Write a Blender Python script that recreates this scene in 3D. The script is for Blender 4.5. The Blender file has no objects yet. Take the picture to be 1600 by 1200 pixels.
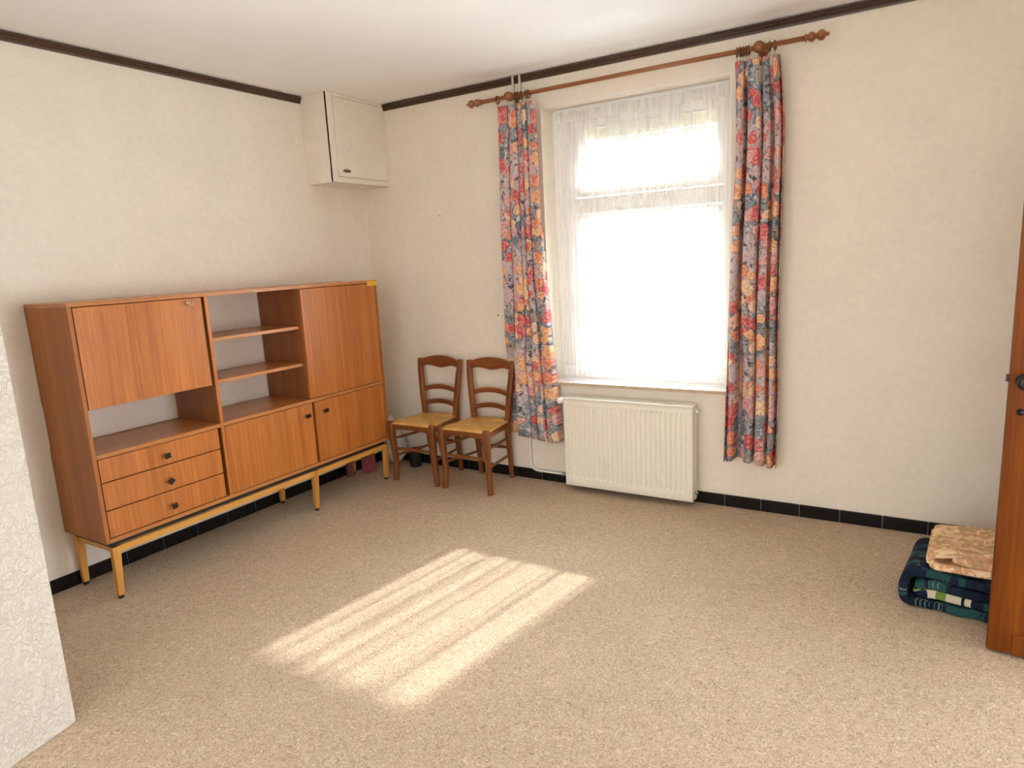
import bpy, bmesh, math, random
from mathutils import Vector, Matrix, noise as mnoise
random.seed(7)
S = bpy.context.scene
COL = S.collection
PI = math.pi

# ------------------------------------------------------------ camera
cam_d = bpy.data.cameras.new('camera'); cam = bpy.data.objects.new('camera', cam_d); COL.objects.link(cam)
cam_d.sensor_width = 36.0; cam_d.lens = 36.0 * 1049.705 / 1600.0
cam_d.clip_start = 0.05
yaw, pit, rol = 0.553762, -0.184032, -0.051510
fw = Vector((-math.sin(yaw)*math.cos(pit), math.cos(yaw)*math.cos(pit), math.sin(pit)))
rt = Vector((math.cos(yaw), math.sin(yaw), 0)); up = rt.cross(fw)
r2 = rt*math.cos(rol) + up*math.sin(rol); u2 = -rt*math.sin(rol) + up*math.cos(rol)
M = Matrix((r2, u2, -fw)).transposed().to_4x4(); M.translation = (3.9284, -4.2406, 1.65)
cam.matrix_world = M
S.camera = cam

# ------------------------------------------------------------ daylight
w = bpy.data.worlds.new('sky'); S.world = w; w.use_nodes = True
nt = w.node_tree; nt.nodes.clear()
tc = nt.nodes.new('ShaderNodeTexCoord'); sp = nt.nodes.new('ShaderNodeSeparateXYZ')
rp = nt.nodes.new('ShaderNodeValToRGB'); bg = nt.nodes.new('ShaderNodeBackground'); ow = nt.nodes.new('ShaderNodeOutputWorld')
mr = nt.nodes.new('ShaderNodeMapRange'); mr.inputs[1].default_value = -0.4; mr.inputs[2].default_value = 0.6
nt.links.new(tc.outputs['Generated'], sp.inputs[0]); nt.links.new(sp.outputs[2], mr.inputs[0])
nt.links.new(mr.outputs[0], rp.inputs[0]); nt.links.new(rp.outputs[0], bg.inputs[0]); nt.links.new(bg.outputs[0], ow.inputs[0])
e = rp.color_ramp.elements
e[0].position = 0.3; e[0].color = (.74, .78, .82, 1); e[1].position = 0.5; e[1].color = (.93, .98, 1.07, 1)
x_ = rp.color_ramp.elements.new(1.0); x_.color = (.80, .92, 1.08, 1)
# the sunny side of the sky (+y) is much brighter than the shaded, warmer side behind the house
my = nt.nodes.new('ShaderNodeMapRange'); my.interpolation_type = 'SMOOTHSTEP'; my.inputs[1].default_value = -.35; my.inputs[2].default_value = .35
nt.links.new(sp.outputs[1], my.inputs[0])
side = nt.nodes.new('ShaderNodeMix'); side.data_type = 'RGBA'; side.inputs[6].default_value = (.150, .140, .128, 1); side.inputs[7].default_value = (1, 1, 1, 1)
nt.links.new(my.outputs[0], side.inputs[0])
mul = nt.nodes.new('ShaderNodeMix'); mul.data_type = 'RGBA'; mul.blend_type = 'MULTIPLY'; mul.inputs[0].default_value = 1
nt.links.new(rp.outputs[0], mul.inputs[6]); nt.links.new(side.outputs[2], mul.inputs[7]); nt.links.new(mul.outputs[2], bg.inputs[0])
bg.inputs[1].default_value = 18.5

sun_d = bpy.data.lights.new('sun', 'SUN'); sun_d.energy = 8.5; sun_d.angle = math.radians(1.0); sun_d.color = (1.0, 1.0, 1.0)
sun = bpy.data.objects.new('sun', sun_d); COL.objects.link(sun)
SD = Vector((-0.15, -1.0, -0.62)).normalized()
sun.rotation_euler = SD.to_track_quat('-Z', 'Y').to_euler()
sun.location = (4, 8, 6)

S.view_settings.view_transform = 'Standard'; S.view_settings.look = 'None'
S.view_settings.exposure = 0.52; S.view_settings.gamma = 1.0; S.view_settings.use_curve_mapping = False
S.cycles.max_bounces = 10; S.cycles.diffuse_bounces = 6; S.cycles.transparent_max_bounces = 24
S.cycles.sample_clamp_indirect = 6.0

# ------------------------------------------------------------ material helpers
class N:
    def __init__(s, name, rough=.6, spec=.4):
        s.m = bpy.data.materials.new(name); s.m.use_nodes = True; s.t = s.m.node_tree
        s.b = s.t.nodes['Principled BSDF']; s.out = s.t.nodes['Material Output']
        s.b.inputs['Roughness'].default_value = rough; s.b.inputs['Specular IOR Level'].default_value = spec
        s.tc = s.t.nodes.new('ShaderNodeTexCoord')
    def n(s, typ, **k):
        o = s.t.nodes.new('ShaderNode' + typ)
        for a, v in k.items(): setattr(o, a, v)
        return o
    def l(s, a, b): s.t.links.new(a, b)
    def put(s, sock, v):
        if isinstance(v, (int, float)): sock.default_value = v
        elif isinstance(v, (tuple, list)): sock.default_value = v if len(v) == len(sock.default_value) else tuple(v) + (1,)
        else: s.l(v, sock)
    def mapping(s, src, scale=(1,1,1), loc=(0,0,0), rot=(0,0,0)):
        o = s.n('Mapping'); s.l(src, o.inputs[0]); o.inputs['Scale'].default_value = scale
        o.inputs['Location'].default_value = loc; o.inputs['Rotation'].default_value = rot
        return o.outputs[0]
    def noise(s, vec, scale, detail=2, rough=.5, dist=0, col=False):
        o = s.n('TexNoise'); s.l(vec, o.inputs['Vector']); o.inputs['Scale'].default_value = scale
        o.inputs['Detail'].default_value = detail; o.inputs['Roughness'].default_value = rough; o.inputs['Distortion'].default_value = dist
        return o.outputs['Color' if col else 'Fac']
    def math(s, op, a, b=0.0, c=None):
        o = s.n('Math', operation=op); s.put(o.inputs[0], a); s.put(o.inputs[1], b)
        if c is not None: s.put(o.inputs[2], c)
        return o.outputs[0]
    def vmath(s, op, a, b):
        o = s.n('VectorMath', operation=op); s.put(o.inputs[0], a); s.put(o.inputs[1], b); return o.outputs[0]
    def mix(s, f, a, b, mode='MIX'):
        o = s.n('Mix', data_type='RGBA', blend_type=mode); s.put(o.inputs[0], f); s.put(o.inputs[6], a); s.put(o.inputs[7], b); return o.outputs[2]
    def ramp(s, f, stops, interp='LINEAR'):
        o = s.n('ValToRGB'); s.l(f, o.inputs[0]); cr = o.color_ramp; cr.interpolation = interp
        while len(cr.elements) < len(stops): cr.elements.new(.5)
        for el, (p, c) in zip(cr.elements, stops): el.position = p; el.color = tuple(c) + (1,) if len(c) == 3 else c
        return o.outputs[0]
    def smooth(s, v, a, b):
        o = s.n('MapRange', interpolation_type='SMOOTHSTEP'); s.put(o.inputs[0], v); o.inputs[1].default_value = a; o.inputs[2].default_value = b
        return o.outputs[0]
    def bump(s, h, strength, dist):
        o = s.n('Bump'); s.l(h, o.inputs['Height']); o.inputs['Strength'].default_value = strength; o.inputs['Distance'].default_value = dist
        s.l(o.outputs[0], s.b.inputs['Normal']); return o.outputs[0]
    def color(s, v): s.put(s.b.inputs['Base Color'], v)

def flat(name, c, rough=.6, spec=.4, metal=0):
    k = N(name, rough, spec); k.b.inputs['Metallic'].default_value = metal
    f = k.noise(k.tc.outputs['Object'], 60, 2)
    k.color(k.mix(f, tuple(x*.9 for x in c), tuple(min(1, x*1.08) for x in c)))
    return k.m

def wood(name, dark, light, axis='z', rough=.42, freq=70, figure=1.0, spec=.5, seed=0):
    k = N(name, rough, spec); sc = {'x': (.03, 1, 1), 'y': (1, .03, 1), 'z': (1, 1, .03)}[axis]
    v = k.mapping(k.tc.outputs['Object'], sc, (seed, seed*1.7, seed*.3))
    wv = k.vmath('ADD', v, k.vmath('SCALE', k.noise(k.tc.outputs['Object'], 3, 1, col=True), (0, 0, 0)))
    a = k.noise(v, freq, 4, .65, .4); b = k.noise(v, freq*.14, 2, .5, .8*figure); c = k.noise(v, freq*4, 2, .6)
    f = k.math('ADD', k.math('MULTIPLY', a, .45), k.math('ADD', k.math('MULTIPLY', b, .4), k.math('MULTIPLY', c, .15)))
    k.color(k.ramp(f, [(.34, dark), (.5, tuple((x+y)/2 for x, y in zip(dark, light))), (.64, light)]))
    k.bump(c, .12, .001)
    k.b.inputs['Coat Weight'].default_value = .05; k.b.inputs['Coat Roughness'].default_value = .25
    return k.m

# wallpaper
def wallpaper(name, c, rough_scale=1.0, var=.75):
    k = N(name, .85, .2); o = k.tc.outputs['Object']
    a = k.noise(o, 26, 5, .62, .4); b = k.noise(o, 3.2, 3, .55); c2 = k.noise(o, 95, 3, .6)
    f = k.math('ADD', k.math('MULTIPLY', a, .6), k.math('MULTIPLY', b, .4))
    k.color(k.ramp(f, [(.35, tuple(x*(1-.07*var) for x in c)), (.65, tuple(min(1, x*(1+.04*var)) for x in c))]))
    k.bump(k.math('ADD', a, k.math('MULTIPLY', c2, .5)), .35, .004*rough_scale)
    return k.m
M_WALL = wallpaper('cream_wallpaper', (.84, .765, .65))
M_WALL_L = wallpaper('cream_wallpaper_lit', (.87, .81, .715))  # same wallpaper; the left wall's brighter light is put into a paler tone
M_CEIL = wallpaper('ceiling_paint', (.93, .925, .925), .12, .25)
M_BOX = wallpaper('papered_box', (.86, .80, .70), .5)
M_WHITE = flat('white_gloss_paint', (.84, .81, .74), .35)
M_RAD = flat('radiator_enamel', (.84, .80, .69), .32, .5)
M_PIPE = flat('pipe_paint', (.86, .82, .73), .35)
M_FRAME = flat('window_paint', (.92, .91, .89), .35)
M_TEAK = wood('teak_veneer_upright', (.31, .086, .013), (.60, .212, .044), 'z', .33)
M_TEAKY = wood('teak_veneer_lengthwise', (.36, .125, .03), (.62, .26, .08), 'y', .30)
M_TEAKX = wood('teak_veneer_crosswise', (.26, .072, .010), (.48, .165, .030), 'z', .45, seed=3)
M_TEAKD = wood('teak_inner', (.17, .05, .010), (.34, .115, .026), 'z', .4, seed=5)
M_LEG = wood('beech_frame', (.52, .22, .035), (.70, .36, .08), 'z', .35, 40, seed=2)
M_LEGY = wood('beech_rail', (.52, .22, .035), (.72, .37, .08), 'y', .35, 40, seed=2)
M_BLACK = flat('black_lacquer', (.012, .011, .010), .35)
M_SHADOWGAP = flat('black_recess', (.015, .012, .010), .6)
M_CHAIR = wood('walnut_stained_beech', (.10, .028, .007), (.33, .11, .026), 'z', .33, 40, seed=9)
M_CHAIRX = wood('walnut_stained_slat', (.10, .028, .007), (.31, .10, .025), 'x', .33, 40, seed=4)
M_ROD = wood('curtain_rod_wood', (.20, .065, .020), (.42, .16, .05), 'x', .3, 40, seed=6)
M_RING = wood('dark_ring_wood', (.09, .03, .012), (.24, .085, .028), 'z', .3, 40, seed=8)
M_TRIM = wood('dark_moulding_wood', (.022, .010, .006), (.075, .030, .014), 'x', .35, 30, seed=1)
M_TRIMY = wood('dark_moulding_wood_side', (.022, .010, .006), (.085, .036, .016), 'y', .35, 30, seed=1)
M_DOOR = wood('varnished_pine', (.095, .020, .0008), (.26, .070, .004), 'z', .5, 34, 1.8, .15, seed=11)
M_BRASS = flat('brass', (.62, .50, .28), .3, .5, .9)
M_NICKEL = flat('dull_nickel', (.45, .42, .36), .35, .5, .9)
M_DARKM = flat('dark_metal', (.05, .045, .04), .4, .5, .5)
M_WPLAST = flat('white_plastic', (.85, .85, .83), .3)
M_YELLOW = flat('yellow_tape', (.80, .44, .03), .5)
M_PINK = flat('dusty_pink_card', (.36, .10, .10), .7)
M_PINKD = flat('faded_red_card', (.20, .07, .07), .7)
M_GROUT = flat('grey_grout', (.16, .15, .14), .8)
M_SHUT = flat('shutter_slats', (.74, .66, .52), .5)
M_OUT = flat('outside_render', (.7, .68, .63), .8)

def tiles():
    k = N('black_glazed_tile', .18, .3); o = k.tc.outputs['Object']
    k.color(k.mix(k.noise(o, 9, 3), (.006, .006, .007), (.014, .012, .011)))
    k.bump(k.noise(o, 14, 2), .15, .002); return k.m
M_TILE = tiles()

def carpet():
    k = N('loop_pile_carpet', .95, .1); o = k.tc.outputs['Object']
    n1 = k.noise(o, 44, 1, .5, 1.5); n2 = k.noise(k.mapping(o, (1,1,1), (5.3, 2.1, 0)), 52, 1, .5, 1.6)
    l1 = k.math('SUBTRACT', 1.0, k.smooth(k.math('ABSOLUTE', k.math('SUBTRACT', n1, .5)), .0, .075))
    l2 = k.math('SUBTRACT', 1.0, k.smooth(k.math('ABSOLUTE', k.math('SUBTRACT', n2, .5)), .0, .05))
    big = k.noise(o, 1.6, 3, .55); fine = k.noise(o, 210, 2, .7)
    base = k.mix(fine, (.49, .362, .245), (.64, .50, .352))
    base = k.mix(k.math('MULTIPLY', l1, .50), base, (.25, .16, .09))
    base = k.mix(k.math('MULTIPLY', l2, .66), base, (.90, .77, .60))
    spk = k.n('TexVoronoi'); k.l(o, spk.inputs['Vector']); spk.inputs['Scale'].default_value = 40
    dm = k.math('MULTIPLY', k.math('LESS_THAN', spk.outputs['Distance'], .13), .55)
    base = k.mix(dm, base, (.16, .10, .06))
    base = k.mix(k.smooth(big, .3, .7), k.mix(1.0, base, (.94, .94, .94), 'MULTIPLY'), base)
    k.color(base)
    k.bump(k.math('ADD', k.math('SUBTRACT', l2, l1), fine), .5, .003); return k.m
M_CARPET = carpet()

def roughcast():
    k = N('textured_white_plaster', .75, .25); o = k.tc.outputs['Object']
    n1 = k.noise(o, 34, 0, .5, .8); n2 = k.noise(k.mapping(o, (1,1,1), (3,1,7)), 52, 0, .5, .8)
    a = k.math('SUBTRACT', 1.0, k.smooth(k.math('ABSOLUTE', k.math('SUBTRACT', n1, .5)), .0, .11))
    b = k.math('SUBTRACT', 1.0, k.smooth(k.math('ABSOLUTE', k.math('SUBTRACT', n2, .5)), .0, .10))
    h = k.math('ADD', k.math('MAXIMUM', a, k.math('MULTIPLY', b, .8)), k.math('MULTIPLY', k.noise(o, 12, 2), .6))
    k.color((.72, .675, .605)); k.bump(h, .75, .005); return k.m
M_PLASTER = roughcast()

def rush(name, along):
    k = N(name, .5, .35); o = k.tc.outputs['Object']
    sc = (1, 0.04, .2) if along == 'y' else (.04, 1, .2)
    v = k.mapping(o, sc); n = k.noise(v, 190, 2, .6, .2); m = k.noise(o, 14, 2)
    wv = k.n('TexWave', wave_type='BANDS', bands_direction='X' if along == 'y' else 'Y'); k.l(o, wv.inputs[0])
    wv.inputs['Scale'].default_value = 42; wv.inputs['Distortion'].default_value = .4
    f = k.math('ADD', k.math('MULTIPLY', n, .55), k.math('MULTIPLY', m, .45))
    c = k.ramp(f, [(.3, (.46, .235, .055)), (.5, (.70, .40, .11)), (.7, (.86, .55, .19))])
    k.color(k.mix(k.math('MULTIPLY', k.math('SUBTRACT', 1.0, wv.outputs[1]), .22), c, (.30, .15, .045)))
    k.bump(wv.outputs[1], .5, .002); return k.m
M_RUSHX = rush('rush_sideways', 'x'); M_RUSHY = rush('rush_lengthways', 'y')

def floral():
    k = N('floral_cotton', .8, .15); uv = k.tc.outputs['UV']
    wn = k.vmath('SUBTRACT', k.noise(uv, 14, 2, .5, 0, True), (.5, .5, .5))
    vs = k.n('VectorMath', operation='SCALE'); k.l(wn, vs.inputs[0]); vs.inputs['Scale'].default_value = .055
    p = k.vmath('ADD', uv, vs.outputs[0])
    def vor(vec, s, feat='F1', rnd=1.0):
        o = k.n('TexVoronoi', feature=feat, voronoi_dimensions='2D'); k.l(vec, o.inputs['Vector'])
        o.inputs['Scale'].default_value = s; o.inputs['Randomness'].default_value = rnd; return o
    # grounds: grey blue drifting into mauve in broad bands
    sep = k.n('SeparateXYZ'); k.l(uv, sep.inputs[0])
    band = k.math('SINE', k.math('MULTIPLY', sep.outputs[1], 9.4))
    gm = k.smooth(k.math('ADD', band, k.math('MULTIPLY', k.math('SUBTRACT', k.noise(uv, 5, 3), .5), 3.0)), -.75, .35)
    g = k.mix(gm, (.30, .31, .33), (.64, .48, .47))
    fn = k.noise(p, 24, 2, .5, 1.2)
    g = k.mix(k.smooth(fn, .52, .66), g, (.66, .62, .64)); g = k.mix(k.smooth(fn, .46, .34), g, (.10, .105, .13))
    # big blue grey leaves
    lf = vor(k.mapping(p, (1.6, 1, 1), (.3, .1, 0), (0, 0, .6)), 9)
    lm = k.math('MULTIPLY', k.math('LESS_THAN', lf.outputs['Distance'], .36), k.math('SUBTRACT', 1.0, k.math('MULTIPLY', gm, .85)))
    sl = k.n('SeparateColor'); k.l(lf.outputs['Color'], sl.inputs[0])
    lc = k.ramp(sl.outputs[0], [(0, (.24, .26, .30)), (.35, (.36, .385, .425)), (.7, (.54, .50, .40)), (1, (.42, .42, .43))], 'CONSTANT')
    ring = k.math('SINE', k.math('MULTIPLY', lf.outputs['Distance'], 42))
    lc = k.mix(k.smooth(ring, .3, .9), lc, (.11, .12, .15))
    g = k.mix(lm, g, lc)
    # roses, two overlapping layers
    for sc, off, thr, keep in ((9.5, (0, 0, 0), .43, .36), (12, (3.7, 1.9, 0), .40, .46)):
        v = vor(k.mapping(p, (1, 1, 1), off), sc, 'F1', .85)
        sc_ = k.n('SeparateColor'); k.l(v.outputs['Color'], sc_.inputs[0])
        d = k.math('ADD', v.outputs['Distance'], k.math('MULTIPLY', k.math('SUBTRACT', k.noise(p, 34, 2), .5), .42))
        m = k.math('MULTIPLY', k.math('LESS_THAN', d, thr), k.math('GREATER_THAN', sc_.outputs[1], keep))
        edge = k.math('MULTIPLY', k.math('LESS_THAN', d, thr + .05), k.math('GREATER_THAN', sc_.outputs[1], keep))
        fc = k.ramp(sc_.outputs[0], [(0, (.66, .11, .13)), (.20, (.82, .30, .18)), (.38, (.88, .50, .26)), (.56, (.68, .16, .18)), (.68, (.88, .64, .42)), (.86, (.76, .42, .42))], 'CONSTANT')
        pet = k.math('SINE', k.math('ADD', k.math('MULTIPLY', d, 19), k.math('MULTIPLY', k.noise(p, 24, 2), 17)))
        fc = k.mix(k.math('MULTIPLY', k.smooth(pet, .1, 1.0), .38), fc, (.92, .66, .46))
        fc = k.mix(k.math('MULTIPLY', k.smooth(pet, -.3, -1.0), .42), fc, (.50, .10, .10))
        g = k.mix(k.math('MULTIPLY', edge, .5), g, (.14, .13, .15))
        g = k.mix(m, g, fc)
    # small dark dots
    v = vor(uv, 26); g = k.mix(k.math('MULTIPLY', k.math('LESS_THAN', v.outputs['Distance'], .09), .5), g, (.08, .07, .09))
    k.color(g)
    k.bump(k.noise(uv, 500, 1), .1, .0005)
    tr = k.n('BsdfTranslucent'); k.put(tr.inputs[0], g); mx = k.n('MixShader'); mx.inputs[0].default_value = .12
    k.l(k.b.outputs[0], mx.inputs[1]); k.l(tr.outputs[0], mx.inputs[2]); k.l(mx.outputs[0], k.out.inputs[0])
    return k.m
M_FLORAL = floral()

def netmat(name, dens):
    k = N(name, .9, .1); uv = k.tc.outputs['UV']
    k.color((.97, .97, .96))
    tr = k.n('BsdfTranslucent'); tr.inputs[0].default_value = (.95, .94, .92, 1)
    m1 = k.n('MixShader'); m1.inputs[0].default_value = .68; k.l(k.b.outputs[0], m1.inputs[1]); k.l(tr.outputs[0], m1.inputs[2])
    tp = k.n('BsdfTransparent'); m2 = k.n('MixShader')
    st = k.noise(k.mapping(uv, (1, .003, 1)), 20, 1.2, .5)
    k.l(k.math('ADD', k.math('MULTIPLY', k.smooth(st, .42, .60), .44), dens - .22), m2.inputs[0])
    k.l(tp.outputs[0], m2.inputs[1]); k.l(m1.outputs[0], m2.inputs[2]); k.l(m2.outputs[0], k.out.inputs[0])
    return k.m
M_NET = netmat('sheer_voile', .56); M_NETHEM = netmat('sheer_hem', .74)

def glassmat():
    k = N('window_glass'); tp = k.n('BsdfTransparent'); tp.inputs[0].default_value = (.95, .97, .96, 1)
    gl = k.n('BsdfGlossy'); gl.inputs['Roughness'].default_value = .02; fr = k.n('Fresnel'); fr.inputs[0].default_value = 1.4
    m = k.n('MixShader'); k.l(fr.outputs[0], m.inputs[0]); k.l(tp.outputs[0], m.inputs[1]); k.l(gl.outputs[0], m.inputs[2]); k.l(m.outputs[0], k.out.inputs[0])
    return k.m
M_GLASS = glassmat()

def marble():
    k = N('pale_marble', .2, .5); o = k.tc.outputs['Object']
    k.color(k.ramp(k.noise(o, 9, 5, .65, 1.5), [(.3, (.62, .56, .50)), (.5, (.80, .76, .72)), (.7, (.90, .87, .84))])); return k.m
M_SILL = marble()
def marble_edge():
    k = N('marble_cut_edge', .6, .3); o = k.tc.outputs['Object']
    k.color(k.ramp(k.noise(o, 70, 4, .7), [(.3, (.36, .25, .16)), (.55, (.56, .43, .30)), (.7, (.66, .55, .42))])); return k.m
M_SILLE = marble_edge()

def camo():
    k = N('tan_camouflage_fleece', .9, .15); o = k.tc.outputs['Object']
    n = k.noise(k.mapping(o, (1, 1, 1.3), (1, 2, 0)), 11, 2, .5, 1.2); n2 = k.noise(k.mapping(o, (1, 1, 1), (7, 3, 1)), 14, 2, .5, 1.6)
    c = k.ramp(n, [(0, (.82, .58, .34)), (.44, (.80, .54, .31)), (.47, (.62, .36, .20)), (.56, (.56, .30, .17)), (.6, (.74, .50, .27))], 'CONSTANT')
    c = k.mix(k.math('GREATER_THAN', n2, .60), c, (.46, .33, .16)); c = k.mix(k.math('LESS_THAN', n2, .38), c, (.88, .66, .42))
    k.color(c); k.bump(k.noise(o, 160, 3), .4, .002); return k.m
M_CAMO = camo()
def duvet():
    k = N('dark_printed_cotton', .85, .15); uv = k.tc.outputs['UV']
    n = k.noise(uv, 6.5, 2, .5, .8); n2 = k.noise(k.mapping(uv, (1,1,1), (3,5,0)), 9, 1, .5, .6)
    c = k.ramp(n, [(0, (.008, .014, .028)), (.50, (.012, .020, .045)), (.55, (.022, .075, .07)), (.62, (.035, .10, .085)), (.66, (.015, .035, .035))], 'CONSTANT')
    # pale grid lines print
    br = k.n('TexBrick'); k.l(k.mapping(uv, (1,1,1), (0,0,0), (0,0,.7)), br.inputs[0]); br.inputs['Scale'].default_value = 22
    br.inputs['Mortar Size'].default_value = .035; br.inputs['Color1'].default_value = (0,0,0,1); br.inputs['Color2'].default_value = (0,0,0,1); br.inputs['Mortar'].default_value = (1,1,1,1)
    c = k.mix(k.math('MULTIPLY', br.outputs[0], k.math('MULTIPLY', k.math('GREATER_THAN', n2, .60), .5)), c, (.22, .34, .28))
    sep = k.n('SeparateXYZ'); k.l(uv, sep.inputs[0])
    under = k.math('GREATER_THAN', sep.outputs[0], 1.95)
    d2 = k.math('LESS_THAN', k.noise(k.mapping(uv, (1,1,1), (1,7,0)), 7, 1, .5, .5), .50)
    pale = k.mix(k.math('LESS_THAN', n2, .47), (.62, .56, .40), (.16, .26, .05))
    c = k.mix(k.math('MULTIPLY', under, d2), c, pale)
    k.color(c); k.bump(k.noise(uv, 120, 2), .3, .002); return k.m
M_DUVET = duvet()
def filmmat():
    k = N('crumpled_clear_plastic', .25, .5); k.color((.80, .79, .76))
    tp = k.n('BsdfTransparent'); m = k.n('MixShader'); m.inputs[0].default_value = .82
    k.l(tp.outputs[0], m.inputs[1]); k.l(k.b.outputs[0], m.inputs[2]); k.l(m.outputs[0], k.out.inputs[0]); return k.m
M_FILM = filmmat()

# ------------------------------------------------------------ mesh helpers
def link(name, bm, mats, parent=None, smooth=False, bevel=0, seg=2, kind=None):
    me = bpy.data.meshes.new(name); bm.normal_update(); bm.to_mesh(me); bm.free()
    if not isinstance(mats, (list, tuple)): mats = [mats]
    for m in mats: me.materials.append(m)
    if smooth:
        for p in me.polygons: p.use_smooth = True
    o = bpy.data.objects.new(name, me); COL.objects.link(o)
    if parent: o.parent = parent
    if bevel:
        b = o.modifiers.new('bevel', 'BEVEL'); b.width = bevel; b.segments = seg; b.limit_method = 'ANGLE'; b.angle_limit = math.radians(35)
    if kind: o['kind'] = kind
    return o
def bx(bm, x0, x1, y0, y1, z0, z1, mi=0):
    v = [bm.verts.new((x, y, z)) for x in (x0, x1) for y in (y0, y1) for z in (z0, z1)]
    for f in ((0,1,3,2), (4,6,7,5), (0,4,5,1), (2,3,7,6), (0,2,6,4), (1,5,7,3)):
        bm.faces.new([v[i] for i in f]).material_index = mi
def box(name, dims, mat, parent=None, bevel=.0015, kind=None, at=None):
    bm = bmesh.new(); d = list(dims)
    if at: d = [d[0]-at[0], d[1]-at[0], d[2]-at[1], d[3]-at[1], d[4]-at[2], d[5]-at[2]]
    bx(bm, *d); return link(name, bm, mat, parent, bevel=bevel, kind=kind)
def thing(name, label, cat, loc=(0,0,0), group=None, rotz=0):
    o = bpy.data.objects.new(name, None); COL.objects.link(o); o.location = loc; o.rotation_euler = (0,0,rotz)
    o.empty_display_size = .1
    return tag(o, label, cat, group)
def tag(o, label, cat, group=None):
    o['label'] = label; o['category'] = cat
    if group: o['group'] = group
    return o
def sweep(bm, pts, r, n=12, cap=True, mi=0, sq=None):
    """tube through pts; r a number or a list; sq=(w,d,up) gives a rectangular bar"""
    pts = [Vector(p) for p in pts]; rings = []
    ref = None
    for i, p in enumerate(pts):
        a = pts[max(i-1, 0)]; b = pts[min(i+1, len(pts)-1)]; t = (b-a).normalized()
        if sq:
            u = Vector(sq[2]); s = t.cross(u).normalized(); q = s.cross(t).normalized()
            ww = sq[0][i] if isinstance(sq[0], list) else sq[0]; dd = sq[1][i] if isinstance(sq[1], list) else sq[1]
            rings.append([bm.verts.new(p + s*ww/2*x + q*dd/2*y) for x, y in ((-1,-1), (1,-1), (1,1), (-1,1))])
        else:
            if ref is None: ref = Vector((0,0,1)) if abs(t.z) < .9 else Vector((1,0,0))
            s = t.cross(ref).normalized(); q = s.cross(t).normalized(); ref = q
            rr = r[i] if isinstance(r, (list, tuple)) else r
            rings.append([bm.verts.new(p + (s*math.cos(2*PI*j/n) + q*math.sin(2*PI*j/n))*rr) for j in range(n)])
    for A, B in zip(rings, rings[1:]):
        m = len(A)
        for j in range(m): bm.faces.new((A[j], A[(j+1) % m], B[(j+1) % m], B[j])).material_index = mi
    if cap:
        bm.faces.new(list(reversed(rings[0]))).material_index = mi; bm.faces.new(rings[-1]).material_index = mi
def lathe(bm, prof, org, axis, n=20):
    axis = Vector(axis).normalized(); sweep(bm, [Vector(org) + axis*a for a, _ in prof], [max(r, .0004) for _, r in prof], n)
def arc_pts(pts, rad=.03, n=6):
    """round the corners of a polyline"""
    P = [Vector(p) for p in pts]; out = [P[0]]
    for a, b, c in zip(P, P[1:], P[2:]):
        d1 = (a-b).normalized(); d2 = (c-b).normalized(); s = b+d1*rad; e_ = b+d2*rad
        for i in range(n+1):
            t = i/n; out.append((1-t)**2*s + 2*t*(1-t)*b + t*t*e_)
    out.append(P[-1]); return out
def lerp_tab(tab, z):
    tab = sorted(tab)
    if z <= tab[0][0]: return tab[0][1]
    for (a, p), (b, q) in zip(tab, tab[1:]):
        if z <= b: return p + (q-p)*(z-a)/(b-a)
    return tab[-1][1]

# ------------------------------------------------------------ room shell
ZC = 2.875; XR = 5.08; YB = -5.6
bm = bmesh.new(); bx(bm, -.25, 6.3, YB, .45, -.12, 0); link('floor', bm, M_CARPET, kind='structure')
bm = bmesh.new(); bx(bm, -.25, 6.3, YB, .45, ZC, ZC+.15); link('ceiling', bm, M_CEIL, kind='structure')
bm = bmesh.new(); bx(bm, -.25, 0, YB, .0, 0, ZC); link('wall_left', bm, M_WALL_L, kind='structure')
WX0, WX1, WZ0, WZ1 = 1.645, 2.905, .745, 2.636
bm = bmesh.new()
bx(bm, -.25, WX0, 0, .34, 0, ZC); bx(bm, WX1, 6.3, 0, .34, 0, ZC); bx(bm, WX0, WX1, 0, .34, 0, WZ0); bx(bm, WX0, WX1, 0, .34, WZ1, ZC)
link('wall_back', bm, M_WALL, kind='structure')
bm = bmesh.new()     # right wall with the doorway the open door belongs to
bx(bm, XR, XR+.15, -1.14, 0, 0, ZC); bx(bm, XR, XR+.15, YB, -2.06, 0, ZC); bx(bm, XR, XR+.15, -2.06, -1.14, 2.08, ZC)
link('wall_right', bm, M_WALL, kind='structure')
bm = bmesh.new(); bx(bm, 6.3, 6.45, YB, -2.7, 0, ZC); bx(bm, 6.3, 6.45, -.75, .34, 0, ZC); bx(bm, 6.3, 6.45, -2.7, -.75, 0, .20); bx(bm, 6.3, 6.45, -2.7, -.75, 1.50, ZC); link('wall_hall_added', bm, M_WALL, kind='structure')  # unseen hall wall, added to dim the doorway, opening shaped for sidelight
# textured partition at the left foreground, slightly splayed
bm = bmesh.new()
a0 = Vector((1.253, -3.192)); a1 = Vector((1.425, -3.99))
base = [(0, -3.192), tuple(a0), tuple(a1), (0, -3.99)]
lo = [bm.verts.new((x, y, 0)) for x, y in base]; hi = [bm.verts.new((x, y, ZC)) for x, y in base]
for i in range(4): bm.faces.new((lo[i], lo[(i+1) % 4], hi[(i+1) % 4], hi[i]))
bm.faces.new(lo); bm.faces.new(hi); bmesh.ops.recalc_face_normals(bm, faces=bm.faces)
link('wall_partition', bm, M_PLASTER, kind='structure', bevel=.006, seg=3)
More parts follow.
